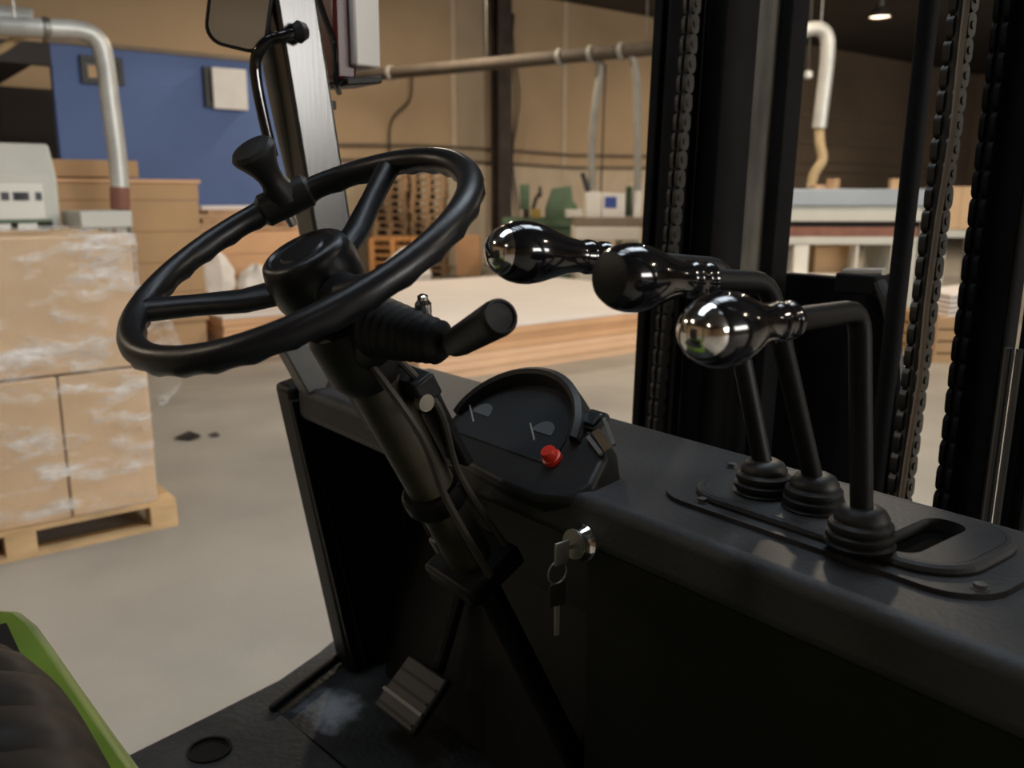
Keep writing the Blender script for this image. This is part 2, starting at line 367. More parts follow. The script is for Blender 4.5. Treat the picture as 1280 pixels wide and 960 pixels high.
def carton(label,lo,hi,m='carton',group=None):
    t = thing('carton',label,'carton',((lo[0]+hi[0])/2,(lo[1]+hi[1])/2,lo[2]),group)
    B().box(lo,hi).build('box_body',m,t,.008)
    ym=(lo[1]+hi[1])/2
    B().box((lo[0]+.03,ym-.03,hi[2]),(hi[0]-.03,ym+.03,hi[2]+.0015)).build('tape',m,t)
    return t
ysplit = .80; zsplit = .838
carton('lower pallet carton at the far end, under film',(PX0+.02,ysplit+.004,.145),(PX1-.03,PY1-.08,zsplit-.004))
carton('lower pallet carton with milky film streaks across its face',(PX0+.02,PY0+.02,.145),(PX1-.03,ysplit-.004,zsplit-.004))
carton('large upper carton on top of wrapped pallet load',(PX0+.02,PY0+.02,zsplit+.006),(PX1-.03,PY1-.10,1.475))
def film():
    rnd = random.Random(3); ph=[rnd.uniform(0,6.28) for _ in range(10)]
    def wr(y,z): return .008*math.sin(14*z+5*y+ph[0])+.007*math.sin(31*z-9*y+ph[1])+.004*math.sin(55*z+17*y+ph[2])+.02
    b=B()
    b.grid(lambda s,q:(PX1-.028+wr(PY0+s*(PY1-PY0),q*1.35)*(1 if q<.96 else .6),PY0+s*(PY1-PY0-.085),.15+q*1.335),60,70)
    b.grid(lambda s,q:(PX1-.02-s*.9,PY0+q*(PY1-PY0-.085),1.487+.5*wr(s*2,q*3)),24,40)
    b.grid(lambda s,q:(PX1-.02-s*(PX1-PX0-.04),PY1-.083+.6*wr(s*3,q*2),.15+q*1.335),24,40)
    # loose tail hanging off the corner
    b.grid(lambda s,q:(PX1-.03+.05*s,PY1-.09+.19*s*(.35+.65*math.sin(min(1,q*1.2)*3.1))+.02*math.sin(9*q+6*s),.62+.62*q+.02*math.sin(8*s)),14,24)
    o=b.build('stretch_film','film',at=((PX0+PX1)/2,(PY0+PY1)/2,.15))
    tag(o,'crinkled clear stretch film wrapped around the cartons on the pallet','film')
film()

# ---- edge machine behind the load
t = thing('edging_machine','cream woodworking machine with sloped hood behind the wrapped cartons','machine',(-7.2,.2,0))
e = px(76,270,X=-7.0)
hood=[(-7.9,1.2),(-7.0,1.2),(-7.0,1.80),(-7.16,2.02),(-7.9,2.02)]
ye = e.y
B().prism([(a,b) for a,b in hood],(0,0,0),(1,0,0),(0,0,1),(0,1,0),-1.2,ye).build('hood','mach',t,.02)
B().box((-7.95,-1.2,0),(-6.95,ye+.02,1.2)).build('cabinet_body','mach',t,.015)
B().box((-6.998,-1.1,1.50),(-6.985,ye-.10,1.74)).build('control_fascia','white',t)
B().box((-6.985,-1.1,1.478),(-6.97,ye-.06,1.497)).build('trim_strip','mgreen',t)
B().box((-6.998,-1.1,1.245),(-6.99,ye-.06,1.475)).build('feed_opening','dark',t)
yy=ye-.15
for k in range(7):
    B().add([(-6.97,yy-.15,1.245),(-6.97,yy-.02,1.245),(-6.97,yy-.01,1.47),(-6.97,yy-.13,1.47)],[(0,1,2,3)]).add([(-6.975,yy-.15,1.245),(-6.975,yy-.02,1.245),(-6.975,yy-.01,1.47),(-6.975,yy-.13,1.47)],[(3,2,1,0)]).build('curtain_flap','white',t)
    yy-=.165
def mark(b,y,w_,z=1.655,h_=.055): b.box((-6.985,y-w_/2,z-h_/2),(-6.98,y+w_/2,z+h_/2))
for x,w_ in ((3,.03),(8,.02),(18,.03),(22,.035),(27,.03),(32,.03),(47,.04)):
    b=B(); mark(b,px(x,233,X=-6.98).y,w_); b.build('printed_mark','text',t)
a=px(80,266,X=-6.6); c=px(165,266,X=-6.6)
a.y=max(a.y,ye+.04)
t=thing('outfeed_table','pale grey boxed table end beside the cream machine','table',(-6.9,(a.y+c.y)/2,0))
B().box((-7.2,a.y,1.44),(-6.6,c.y,1.555)).build('table_top','mach',t,.01)
for x in (-7.15,-6.72):
    for y in (a.y+.04,c.y-.1): B().box((x,y,0),(x+.07,y+.07,1.44)).build('leg','mach',t)
# ---- tall brown stacks of board behind
def boards(name,label,x0,x1,y0,y1,hs,ms,cat='boards',jit=.02,group=None,z=0,seed=1):
    rr=random.Random(seed); t=thing(name,label,cat,((x0+x1)/2,(y0+y1)/2,z),group)
    for hh,m in zip(hs,ms):
        jx,jy=rr.uniform(-jit,jit),rr.uniform(-jit,jit)
        B().box((x0+jx,y0+jy,z),(x1+jx,y1+jy,z+hh-.004)).build('board',m,t,.003); z+=hh
    return t
yb=px(253,300,X=-9).y; ya=px(100,300,X=-9).y
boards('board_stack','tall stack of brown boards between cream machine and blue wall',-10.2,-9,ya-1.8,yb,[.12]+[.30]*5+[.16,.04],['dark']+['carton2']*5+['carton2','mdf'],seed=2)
yb2=px(165,240,X=-9.2).y
tag(B().box((-10.1,ya-1.5,1.83),(-9.1,yb2+.05,1.99)).build('flat_carton','carton2',None,.01),'flat brown carton lying on top of the tall board stack','carton')
# ---- orange stack with loose planks on it
ys0=px(255,320,X=-11).y+.1; ys1=px(440,320,X=-11).y
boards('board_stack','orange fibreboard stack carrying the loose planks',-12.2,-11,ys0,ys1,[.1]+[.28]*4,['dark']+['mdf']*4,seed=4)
rr=random.Random(5)
for k in range(11):
    yc=px(275+rr.uniform(-8,30),260,X=-11.1).y; z=1.224+.054*(k//2)
    L=rr.uniform(.9,1.5); an=rr.uniform(-.12,.12)+math.pi/2
    u=Vector((math.cos(an),math.sin(an),0)); x=-11.2-.42*(k%2)
    o=B().obox((x,yc+.2,z+.025),u,(-u.y,u.x,0),(0,0,1),L,.16,.05).build('plank','sheet' if k==10 else 'plank',None,.003)
    side='aisle side' if k%2==0 else 'wall side'; lv_=['lowest','second','third','fourth','fifth','topmost'][k//2]
    tag(o,'white faced plank lying on top of the loose plank pile' if k==10 else lv_+' rough sawn plank of the loose pile on orange boards, '+side,'plank',None if k==10 else 'planks on the orange board stack')
# ---- low wide stacks of white sheets
def low(label,x0,x1,y0,y1,seed):
    return boards('sheet_stack',label,x0,x1,y0,y1,[.08,.075,.07,.075,.06,.07,.03],['mdfp','mdfp','mdfp','mdf','mdf','mdf','sheet'],jit=.012,seed=seed)
low('wide low stack of orange boards with white top sheet, in the aisle',-8.75,-6.6,4.1,8.4,1)
low('low white topped board stack behind the wide one, under white bags',-10.92,-8.8,3.15,8.8,2)
# bags
def bag(label,c,rx,ry,rz,seed):
    rr=random.Random(seed); ph=[rr.uniform(0,6) for _ in range(8)]
    b=B(); n1,n2=28,16
    def fn(s,q):
        a=2*math.pi*s; th=math.pi*(q*.98+.01)
        k=1+.10*math.sin(3*a+ph[0])*math.sin(th)+.06*math.sin(7*a+ph[1]+4*q)+.05*math.sin(11*q*3+ph[2]+2*a)
        z=-math.cos(th); fl=max(z,-.75)
        return (c[0]+rx*k*math.sin(th)*math.cos(a), c[1]+ry*k*math.sin(th)*math.sin(a), c[2]+rz*(fl+.75)*(1+.12*math.sin(2*a+ph[3])*q))
    b.grid(fn,n1,n2); tp=Vector((c[0],c[1],c[2]+rz*1.7))
    o=b.build('plastic_bag','bag',None)
    tag(o,label,'bag'); return o
p=px(278,352,Z=.46); bag('tall white plastic bag standing on low sheet stack',(-10.45,px(268,340,X=-10.45).y,.462),.24,.24,.32,1)
bag('small knotted white bag beside the taller white bag',(-10.5,px(320,340,X=-10.5).y,.462),.2,.22,.2,2)
# ---- pallet stacks at the wall
proto=pallet('pallet','old wooden pallet in the tall stack near the wall',-.35,.35,-.5,.5,0,'pallet2','pallets stacked near the wall')
ORD='lowest second third fourth fifth sixth seventh eighth ninth tenth eleventh twelfth thirteenth fourteenth fifteenth'.split()
def pstack(x,y,n,first=None,label=None,seed=1):
    rr=random.Random(seed)
    for k in range(n):
        loc=(x+rr.uniform(-.02,.02),y+rr.uniform(-.02,.02),.146*k)
        if first is not None and k==0: o=first; o.location=loc
        else: o=copy_tree(proto,loc)
        o.rotation_euler=(0,0,YAW+rr.uniform(-.03,.03))
        o['label']=(ORD[k] if k<n-1 else 'topmost')+(' old wooden pallet' if k==n-1 else ' old wooden pallet up from the floor')+' in the stack '+label; o['group']='pallets in the stack '+label
q=W(0,19.5,0)
qa=px(491,246,b=19.0); qb=px(537,246,b=19.2); 
pstack(qa.x,qa.y,15,proto,'farther from the steel column',1)
pstack(qb.x-.0,qb.y+.0,15,None,'next to the steel column',2)
q2=px(492,246,b=17.6); 
op=pallet('pallet','orange wooden pallet leaning in a low stack before the old pallets',-.45,.45,-.55,.55,0,'orange','orange pallets before the tall stacks')
for k in range(6):
    o = op if k==0 else copy_tree(op,(0,0,0))
    o.location=(q2.x,q2.y,.146*k); o.rotation_euler=(0,0,YAW+.05)
    o['label']=(ORD[k] if k<5 else 'topmost')+' orange wooden pallet of the low stack before the old pallets'
q=px(585,246,b=19)
o=B(Matrix.Translation((q.x,q.y,0))@YAWM).box((-.26,-.25,0),(.26,.25,.85)).build('carton','mdf',None,.01); tag(o,'orange carton standing on the floor beside the pallet stacks','carton')
q=px(508,246,b=15.2); bag('white bag on the floor before the orange pallets',(q.x,q.y,0),.4,.4,.42,4)

# ---- dust duct at left
t=thing('dust_duct','grey extraction duct bending down in front of the blue wall','duct',(-8.4,1.5,1.5))
D=lambda x,y:px(x,y,X=-8.4)
B().tube(spline([px(-60,30,X=-8.6),px(-10,32,X=-8.5),D(50,35),D(100,38),D(122,50),D(131,76),D(138,130),D(146,190),D(150,238)],6),.078,16).build('pipe','duct',t)
B().tube([D(149.5,234),D(150.5,262)],.083,16).build('flexible_sleeve','redhose',t)
B().lathe([(.083,0),(.09,.01),(.09,.05),(.083,.06)],D(52,35),(0,1,0),16).build('clamp','steel',t)
B().tube(spline([px(-60,22,X=-8.75),px(0,24,X=-8.75),px(42,28,X=-8.7)],5),.11,14).build('branch_pipe','duct',t)
B().tube([D(20,35),D(20,35)+Vector((0,0,2.4))],.01,6).build('hanger_rod','steel',t)
B().box((-8.46,D(150,262).y-.06,0),(-8.34,D(150,262).y+.06,D(150,262).z-.0)).build('hose_stand','black',t)
B().tube(spline([px(-60,86,X=-8.7),px(0,62,X=-8.7),px(30,43,X=-8.7),px(70,41,X=-8.5)],6),.035,10).build('tan_branch_pipe','hose',t)

# ---- long extraction main crossing in front of the wall
A=px(438,96,b=17.2); C_=px(822,60,b=13.8); E_=C_+(C_-A)*.25
t=thing('extraction_main','long dusty horizontal extraction pipe crossing before the tan wall','duct',tuple(A))
B().tube([A,E_],.105,14).build('pipe','dusty',t)
for x_,fr in ((499,.16),(725,.73),(757,.82),(788,.905)):
    c=A.lerp(C_,fr); B().lathe([(.11,-.04),(.135,-.03),(.135,.03),(.11,.04)],c,C_-A,14).build('clamp','drop',t)
for fr in (.08,.5,.97):
    c=A.lerp(C_,fr); B().tube([c,(c.x,c.y,ZC)],.012,6).build('hanger_rod','steel',t)
for x0_,x1_,lab in ((747,740,'pale'),(795,797,'pale')):
    fr=(x0_-438)/(822-438); c=A.lerp(C_,fr); bb=(c-CAM).dot(cH)
    e2=px(x1_,238,b=bb+.1)
    B().tube(spline([c,px(x0_+(3 if x0_<760 else -3),78,b=bb),px(x0_+1,105,b=bb),px(x1_,170,b=bb),e2],5),.062,12).build('drop_pipe','drop',t)
c=A.lerp(C_,.85); 
B().tube([px(757,80,b=14.4),px(751,240,b=14.6)],.014,6).build('cable','cable',t)
# ---- white machine with blue screen below it
def wbox(b,x0,x1,y0,y1,bd,dep):   # box whose front face covers that pixel rectangle at depth bd
    a=(px(x0,y1,b=bd)); c=(px(x1,y0,b=bd)); aa=a.dot(cR); ac=c.dot(cR)
    b.M=YAWM; b.box((aa,bd,a.z),(ac,bd+dep,c.z)); b.M=None; return b
gz=lambda bd:246+CAMZ/bd*1125
q=px(760,246,b=14.6)
t=thing('panel_saw','white woodworking machine with small blue screen and white bed','machine',(q.x,q.y,0))
wbox(B(),720,800,284,300,14.2,1.2).build('bed','white',t,.01)
wbox(B(),724,748,300,gz(14.3)-1,14.3,1.0).build('pedestal','white',t,.01)
wbox(B(),776,800,300,gz(14.3)-1,14.3,1.0).build('pedestal','white',t,.01)
wbox(B(),720,830,272,284,14.25,1.0).build('rail','pipe',t,.01)
wbox(B(),733,752,240,272,14.4,.5).build('tower','white',t,.01)
wbox(B(),752,782,241,272,14.4,.4).build('screen_housing','white',t,.01)
wbox(B(),756,771,246,260,14.385,.03).build('screen','screen',t)
wbox(B(),791,803,228,284,14.4,.3).build('end_post','white',t,.01)
wbox(B(),783,791,233,270,14.6,.2).build('dark_bracket','mgreen',t)
B().tube([px(728,216,b=14.5),px(735,240,b=14.5)],.04,8).build('lever_arm','black',t)
q=px(690,246,b=17)
t=thing('green_machine','green planing machine with sloped hood beside the steel column','machine',(q.x,q.y,0))
wbox(B(),628,722,273,284,16.6,1.3).build('table','mgreen',t,.02)
wbox(B(),640,715,284,gz(16.7)-1,16.7,1.1).build('base','mgreen',t,.02)
aw=lambda x,y,bd:px(x,y,b=bd)
def wpoly(b,pts,bd,dep):
    n=cH; P=[px(x,y,b=bd) for x,y in pts]; k=len(P)
    b.add(P+[p+n*dep for p in P],[tuple(range(k)),tuple(reversed(range(k,2*k)))]+[(i,(i+1)%k,(i+1)%k+k,i+k) for i in range(k)]); return b
wpoly(B(),[(683,273),(683,262),(692,235),(714,232),(716,250),(722,258),(722,273)],16.8,.8).build('sloped_hood','mgreen',t,.01)
wbox(B(),650,662,230,262,16.8,.3).build('guide_post','mgreen',t,.01)
wbox(B(),654,662,262,273,16.8,.3).build('post_foot','rust',t,.01)
wbox(B(),664,676,261,273,16.7,.25).build('yellow_guard','yellow',t,.01)
B().tube([px(666,262,b=16.9),px(670,248,b=16.9),px(676,240,b=16.9)],.04,8).build('crank','rust',t)
B().lathe([(.09,-.03),(.11,0),(.09,.03)],px(675,240,b=16.9),cR,12).build('crank_knob','rust',t)
wbox(B(),707,728,262,272,16.5,.3).build('roller_cover','white',t,.01)

# ---- pale machine seen through the mast, with duct above
q=px(1070,246,b=11)
t=thing('panel_machine','pale blue grey panel machine with red brown band, behind the mast','machine',(q.x,q.y,0))
bd=10.6; gy=gz(bd)
wbox(B(),950,1162,236,258,bd,1.0).build('top_cover','machb',t,.02)
wbox(B(),950,1158,258,277,bd+.03,.95).build('front_panel','mach',t,.01)
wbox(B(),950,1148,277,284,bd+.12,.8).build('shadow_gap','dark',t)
wbox(B(),950,1148,284,296,bd+.05,.9).build('red_brown_band','redhose',t,.01)
wbox(B(),1147,1160,237,gy-2,bd-.02,1.0).build('end_frame','white',t,.01)
wbox(B(),950,1148,296,306,bd+.04,.9).build('lower_beam','mach',t,.01)
wbox(B(),1105,1147,306,gy-1,bd+.04,.85).build('side_cabinet','mach',t,.01)
for x0_,x1_ in ((952,975),(986,1012),(1062,1074)): wbox(B(),x0_,x1_,306,gy-1,bd+.05,.7).build('leg','white',t,.01)
wbox(B(),1012,1062,300,gy-1,bd+.3,.6).build('brown_inner_panel','carton2',t)
wbox(B(),985,1080,344,352,bd-.1,.3).build('bottom_tray','white',t,.01)
for x0_,x1_,y0_,y1_,an in ((1016,1030,226,236,.2),(1036,1046,220,231,.5),(1112,1126,222,236,-.1),(1131,1146,226,236,.3)):
    z0=px(1000,236,b=bd).z
    u=cR*math.cos(an)+cH*math.sin(an); c=px((x0_+x1_)/2,236,b=bd+.3); 
    hh=.05 if y0_>222 else .12
    o=B().obox((c.x,c.y,z0+hh/2+(0 if y0_>222 else .0)),u,(-u.y,u.x,0),(0,0,1),(x1_-x0_)*.0094,.12,hh).build('wood_offcut','plank',None,.004)
    tag(o,('flat' if hh<.1 else 'thick upright')+' wood offcut on the panel machine, '+('near the hooked duct' if x0_<1080 else 'near its white end frame'),'offcut','offcuts on the panel machine')
t=thing('hooked_duct','white hooked extraction duct with tan hose above the panel machine','duct',tuple(px(1020,236,b=11.1)))
HD=lambda x,y:px(x,y,b=11.1)
B().tube(spline([HD(985,44),HD(1000,40),HD(1014,36),HD(1026,37),HD(1034,48),HD(1034,75),HD(1029,120),HD(1024,160)],6),.085,16).build('pipe','duct',t)
B().tube(spline([HD(1024,158),HD(1025,180),HD(1028,200),HD(1018,217),HD(1014,235)],6),[.06]*12+[.06]*13,14).build('flexible_hose','hose',t)
B().tube([HD(1013,0)+Vector((0,0,1.2)),HD(1010,96)],.012,6).build('pull_cord','cable',t)
B().lathe([(.02,0),(.05,.02),(.05,.08),(.02,.1)],HD(1010,99),(0,0,1),10).build('pull_weight','duct',t)
B().tube([HD(1026,37),HD(1026,37)+Vector((0,0,3))],.01,6).build('hanger_rod','steel',t)
# carton, sheets and offcut crate visible right of the machine
q=px(1200,246,b=12)
t=thing('carton','pale carton standing on a grey bench right of the panel machine','carton',(q.x,q.y,px(1200,287,b=12).z))
wbox(B(),1178,1224,233,286.8,12,.6).build('box_body','carton',t,.01); wbox(B(),1198,1204,233,287,11.995,.01).build('tape','carton2',t)
t=thing('bench','grey bench under the pale carton right of the panel machine','bench',(q.x,q.y,0))
wbox(B(),1172,1234,287.6,297,11.9,.8).build('bench_top','mach',t,.005)
for x0_ in (1173,1226): wbox(B(),x0_,x0_+7,297,gz(12)-1,12,.6).build('leg','mach',t)
zz=0
q=px(1205,246,b=8.8)
t=thing('crate','brown offcut crate holding white sheets, seen through the mast','crate',(q.x,q.y,0))
gy=gz(8.8)
for k in range(4): wbox(B(),1165,1250,gy-1-(k+1)*15+2,gy-1-k*15,8.8,.9).build('slat','carton2',t,.004)
for x0_ in (1166,1240): wbox(B(),x0_,x0_+9,gy-64,gy-1,8.78,.02).build('upright','carton2',t)
b_=B()
zt=px(1200,gy-62,b=8.8).z
for k in range(5):
    c=px(1205,gy-62,b=9.15); o=B().obox((c.x,c.y,zt+.03+k*.05),cR+Vector((0,0,.12)),cH,(0,0,1),.62,.6,.03).build('white_sheet','sheet',None,.002)
    tag(o,['lowest','second','third','fourth','topmost'][k]+' white sheet in tilted bundle on the brown crate','sheet','white sheets on the crate')
# debris on the floor
p=px(238,548,Z=0)
t=thing('debris_scrap','dark crumpled scrap lying on the concrete floor beside the pallet','scrap',(p.x,p.y,0))
B().add([p+Vector((-.09,-.07,.004)),p+Vector((-.02,-.1,.02)),p+Vector((.07,-.03,.004)),p+Vector((.05,.06,.025)),p+Vector((-.03,.08,.004)),p+Vector((-.08,.02,.035)),p+Vector((0,0,.0))],[(0,1,5),(1,2,3),(1,3,5),(3,4,5),(6,0,5),(6,4,5),(6,2,1),(6,1,0),(6,3,2),(6,4,3)]).build('crumpled_foil','black',t)
p2=p+Vector((.02,.14,0)); B().add([p2+Vector((-.03,-.02,.003)),p2+Vector((.08,0,.02)),p2+Vector((.05,.05,.006)),p2+Vector((-.02,.04,.02))],[(0,1,2,3)]).build('loose_flake','wgrey',t)

# ================================================================== FORKLIFT
FL = thing('forklift','black forklift with steering wheel, lever console, mast and lime green hood','forklift',(-.8,.3,0))
XA, XB = -1.44, -.10              # left and right side of the truck
ZF, ZT = .75, 1.33                # floor plate and cowl top
YN, YE = .625, .905               # near and far edge of the cowl top
# ---- cowl
cw = B().box((XA+.03,YN,1.27),(XB,YE,ZT)).build('cowl','cowl',FL,.014,seg=3)
B().box((XA+.05,YE-.08,.3),(XB-.02,YE-.04,1.268)).build('cowl_front_wall','bpaint',cw)
B().box((-.66,YN+.012,.72),(XB-.005,YN+.03,1.268)).build('knee_panel','bpaint',cw)
B().box((-.68,YN+.015,.72),(-.66,YE-.08,1.268)).build('knee_panel_side','bpaint',cw)
B().prism([(YN+.14,.742),(YE-.08,.742),(YE-.08,1.05)],(0,0,0),(0,1,0),(0,0,1),(1,0,0),XA+.06,-.68).build('toe_board','bpaint',cw)
# ---- floor plates
def floorp():
    L=[px(120,965,Z=ZF),px(180,935,Z=ZF),px(265,893,Z=ZF),px(350,850,Z=ZF),px(400,815,Z=ZF),px(432,788,Z=ZF)]
    out=[(p.x,p.y) for p in L]
    q_=px(446,797,Z=ZF); out=[(out[0][0]-.0,-.1)]+out+[(q_.x,q_.y)]
    S=px(338,881,Z=ZF); out+=[(S.x,S.y),(-1.16,.56),(-.95,.46),(-.95,-.1)]
    hc=px(262,938,Z=ZF); n=20; r=.032
    bm=bmesh.new(); ev=[]
    def loop(pts,z): 
        vs=[bm.verts.new((x,y,z)) for x,y in pts]; es=[bm.edges.new((vs[i],vs[(i+1)%len(vs)])) for i in range(len(vs))]; return vs,es
    hole=[(hc.x+r*math.cos(2*math.pi*i/n),hc.y+r*math.sin(2*math.pi*i/n)) for i in range(n)]
    _,e1=loop(out,ZF); _,e2=loop(hole,ZF)
    bmesh.ops.triangle_fill(bm,edges=e1+e2,use_beauty=True)
    ret=bmesh.ops.extrude_face_region(bm,geom=bm.faces[:])
    bmesh.ops.translate(bm,verts=[v for v in ret['geom'] if isinstance(v,bmesh.types.BMVert)],vec=(0,0,-.03))
    bm.verts.ensure_lookup_table(); bm.verts.index_update()
    b=B(); b.add([v.co.copy() for v in bm.verts],[tuple(v.index for v in f.verts) for f in bm.faces]); bm.free()
    o=b.build('step_plate','mat_',FL,.0)
    B().lathe([(.036,0),(.036,.004),(.031,.004),(.031,-.03)],(hc.x,hc.y,ZF),(0,0,1),24).build('hole_ring','bpaint',o)
    # raised lip along the outer edge, near the post
    a=px(338,878,Z=ZF+.02); c=px(440,800,Z=ZF+.02)
    B().bar(a-Vector((0,0,.014)),c-Vector((0,0,.014)),.016,.014).build('step_lip','bpaint',o,.006)
    return o
floorp()
S=px(342,884,Z=ZF)
q_=px(440,803,Z=ZF-.012)
fp=[(S.x-.01,S.y+.008),(-1.16,.575),(-.95,.475),(-.3,.475),(-.3,YE-.09),(q_.x-.03,YE-.09),(q_.x-.012,q_.y)]
B().prism(fp,(0,0,0),(1,0,0),(0,1,0),(0,0,1),ZF-.03,ZF-.012).build('floor_plate','scuff',FL)
B().box((-.95,-.1,ZF-.04),(XB,.47,ZF-.012)).build('floor_plate','mat_',FL)
# ---- pedal
pc=px(516,868,Z=.83); pu=Vector((1,0.05,0)).normalized(); pv=Vector((0,.72,.69)); pn=pu.cross(pv)
pd=B().obox(pc,pu,pv,pn,.115,.105,.018).build('pedal','rubber',FL,.006)
B().obox(pc+pn*.0105-pv*.018,pu,pv,pn,.112,.006,.006).build('pedal_rib','wgrey',pd)
for k in (-.04,.0,.025): B().obox(pc+pn*.010+pv*k,pu,pv,pn,.10,.005,.003).build('pedal_groove','bpaint',pd)
B().tube([pc-pn*.01,pc+Vector((0,.05,.02)),pc+Vector((0,.12,.20))],.011,8).build('pedal_arm','bpaint',pd)
# ---- front-left post (leans back), lower fairing, right post
def leg(name,X,wx,pts,wy,m,parent=FL,bevel=.006):
    # pts: (Y rear edge, z) polyline; extruded in X
    poly=[(y,z) for y,z in pts]+[(y+wy,z) for y,z in reversed(pts)]
    return B().prism(poly,(X,0,0),(0,1,0),(0,0,1),(1,0,0),-wx/2,wx/2).build(name,m,parent,bevel)
e0=px(395,300,X=-1.41); e1=px(345,0,X=-1.41); sl=(e1.y-e0.y)/(e1.z-e0.z)
yat=lambda z:e0.y+sl*(z-e0.z)
g0=px(395,300,X=-1.41); gW=px(448,300,X=-1.41).y-px(408,300,X=-1.41).y
post=leg('front_post',-1.44,.06,[(yat(1.25),1.25),(yat(2.35),2.35)],gW+.012,'postp')
f0=px(360,486,X=-1.42); f1=px(430,800,X=-1.42); f1=f0+(f1-f0)*((f0.z-ZF+.01)/(f0.z-f1.z))
B().prism([(f0.y,f0.z),(f1.y,f1.z),(f1.y+.14,f1.z),(.90,ZF),(.90,f0.z+.0),(f0.y+.06,f0.z+.012)],(-1.44,0,0),(0,1,0),(0,0,1),(1,0,0),-.045,.02).build('post_fairing','bpaint',FL,.01)
B().prism([(f0.y+.0,f0.z-.02),(f1.y+.0,f1.z+.02),(f1.y+.025,f1.z+.02),(f0.y+.025,f0.z-.02)],(-1.42,0,0),(0,1,0),(0,0,1),(1,0,0),0,.012).build('fairing_edge','bpaint',FL,.003)
leg('front_post',-.13,.06,[(yat(1.25)+.06,1.25),(yat(2.35)+.06,2.35)],.07,'postp')
for X in (-1.44,-.13): B().bar((X,-.55,.95),(X,-.45,2.35),.06,.06,(1,0,0)).build('rear_post','bpaint',FL,.006)
rf=B().box((-1.47,-.50,2.35),(-1.41,.72,2.41)).box((-.16,-.50,2.35),(-.10,.72,2.41)).box((-1.41,.66,2.35),(-.16,.72,2.41)).box((-1.41,-.50,2.35),(-.16,-.44,2.41)).build('overhead_guard','bpaint',FL,.005)
for k in range(9): B().box((-1.41,-.36+k*.115,2.355),(-.16,-.31+k*.115,2.40)).build('guard_bar','bpaint',rf)
# grey grab rail beside the post
B().tube(spline([px(331,-40,X=-1.47),px(336,60,X=-1.47),px(352,150,X=-1.47),px(374,246,X=-1.47),px(386,300,X=-1.47)],6),.014,12).build('grab_rail','grab',FL)
# bracket panel under the wheel
wpl=[(354,436),(400,428),(414,470),(404,497),(386,494)]
P=[px(x,y,X=-1.36) for x,y in wpl]; k=len(P)
B().add(P+[p+Vector((-.04,0,0)) for p in P],[tuple(range(k)),tuple(reversed(range(k,2*k)))]+[(i,(i+1)%k,(i+1)%k+k,i+k) for i in range(k)]).build('post_gusset','wgrey',FL,.003)
# ---- mirror on the post
bj=px(374,40,X=-1.395)
mr=B().lathe([(.001,-.014),(.012,-.012),(.018,0),(.012,.012),(.001,.014)],bj,(0,1,.2),16).build('mirror_ball_joint','rubber',FL)
B().tube(spline([bj,px(356,45,X=-1.40),px(338,50,X=-1.41),px(325,62,X=-1.42),px(319,80,X=-1.43),px(322,110,X=-1.43),px(330,150,X=-1.43),px(341,196,X=-1.43)],6),.0095,12).build('mirror_arm','gloss',mr)
mn=(CAM-px(300,10,X=-1.45)).normalized(); mn=Vector((mn.x,mn.y-.10,mn.z-.02)).normalized()
ml=px(304,-25,X=-1.43); mu=Vector((0,0,1)).cross(mn).normalized(); mv=mn.cross(mu)
tw=math.radians(12); mu,mv=mu*math.cos(tw)-mv*math.sin(tw)*-1*-1, mv*math.cos(tw)+mu*math.sin(tw)
mh=B().prism(rrect(.098,.21,.03),ml,mu,mv,mn,-.016,.004).build('mirror_housing','rubber',mr,.004)
B().prism(rrect(.086,.198,.026),ml,mu,mv,mn,.004,.0055).build('mirror_glass','mirror',mr)
# ---- work lamp outside the post
wl0=px(432,40,X=-1.60)
lm=B().obox(px(416,48,X=-1.58),(0,1,0),(0,0,1),(1,0,0),.045,.16,.10).build('work_lamp','maroon',FL,.008)
cW=px(443,36,X=-1.56); B().obox(cW+Vector((0,0,.02)),(0,1,0.0),(0,0,1),(1,0,0),.052,.185,.10).build('lamp_side_panel','lampw',lm,.004)
B().obox(px(440,104,X=-1.56),(0,1,.12),(0,0,1),(1,0,0),.075,.014,.1).build('lamp_bracket','rubber',lm,.003)
B().tube(spline([px(395,-10,X=-1.50),px(405,20,X=-1.50),px(417,55,X=-1.50),px(420,100,X=-1.53),px(424,116,X=-1.55)],6),.006,8).build('lamp_cable','gloss',lm)
B().box((-1.62,.70,1.80),(-1.46,.75,1.815)).build('lamp_mount','rubber',lm,.002)

# ---- steering wheel
n_=Vector((.066,-.490,.869)).normalized()
WC=Vector((-.831,.381,1.599)); R=.183
e1_=Vector((1,0,0)); e1_=(e1_-n_*e1_.dot(n_)).normalized(); e2_=n_.cross(e1_)
def wp(ang,rad,h=0): return WC+(e1_*math.cos(ang)+e2_*math.sin(ang))*rad+n_*h
NR=96
vs=[];fs=[];nk=14
for i in range(NR):
    a=2*math.pi*i/NR; 
    for k in range(nk):
        b2=2*math.pi*k/nk; rr_=.0135+(.0012*math.cos(a*32) if math.sin(b2)<-.2 else 0)
        vs.append(wp(a,R+rr_*math.cos(b2),rr_*1.05*math.sin(b2)))
for i in range(NR):
    for k in range(nk): fs.append((i*nk+k,((i+1)%NR)*nk+k,((i+1)%NR)*nk+(k+1)%nk,i*nk+(k+1)%nk))
sw=B().add(vs,fs).build('steering_wheel','rim',FL)
def ang(x,y):
    p=pxplane(x,y,WC,n_)-WC; return math.atan2(p.dot(e2_),p.dot(e1_))
aL=ang(166,392); aU=ang(486,207); 
a3=aU-math.radians(118)
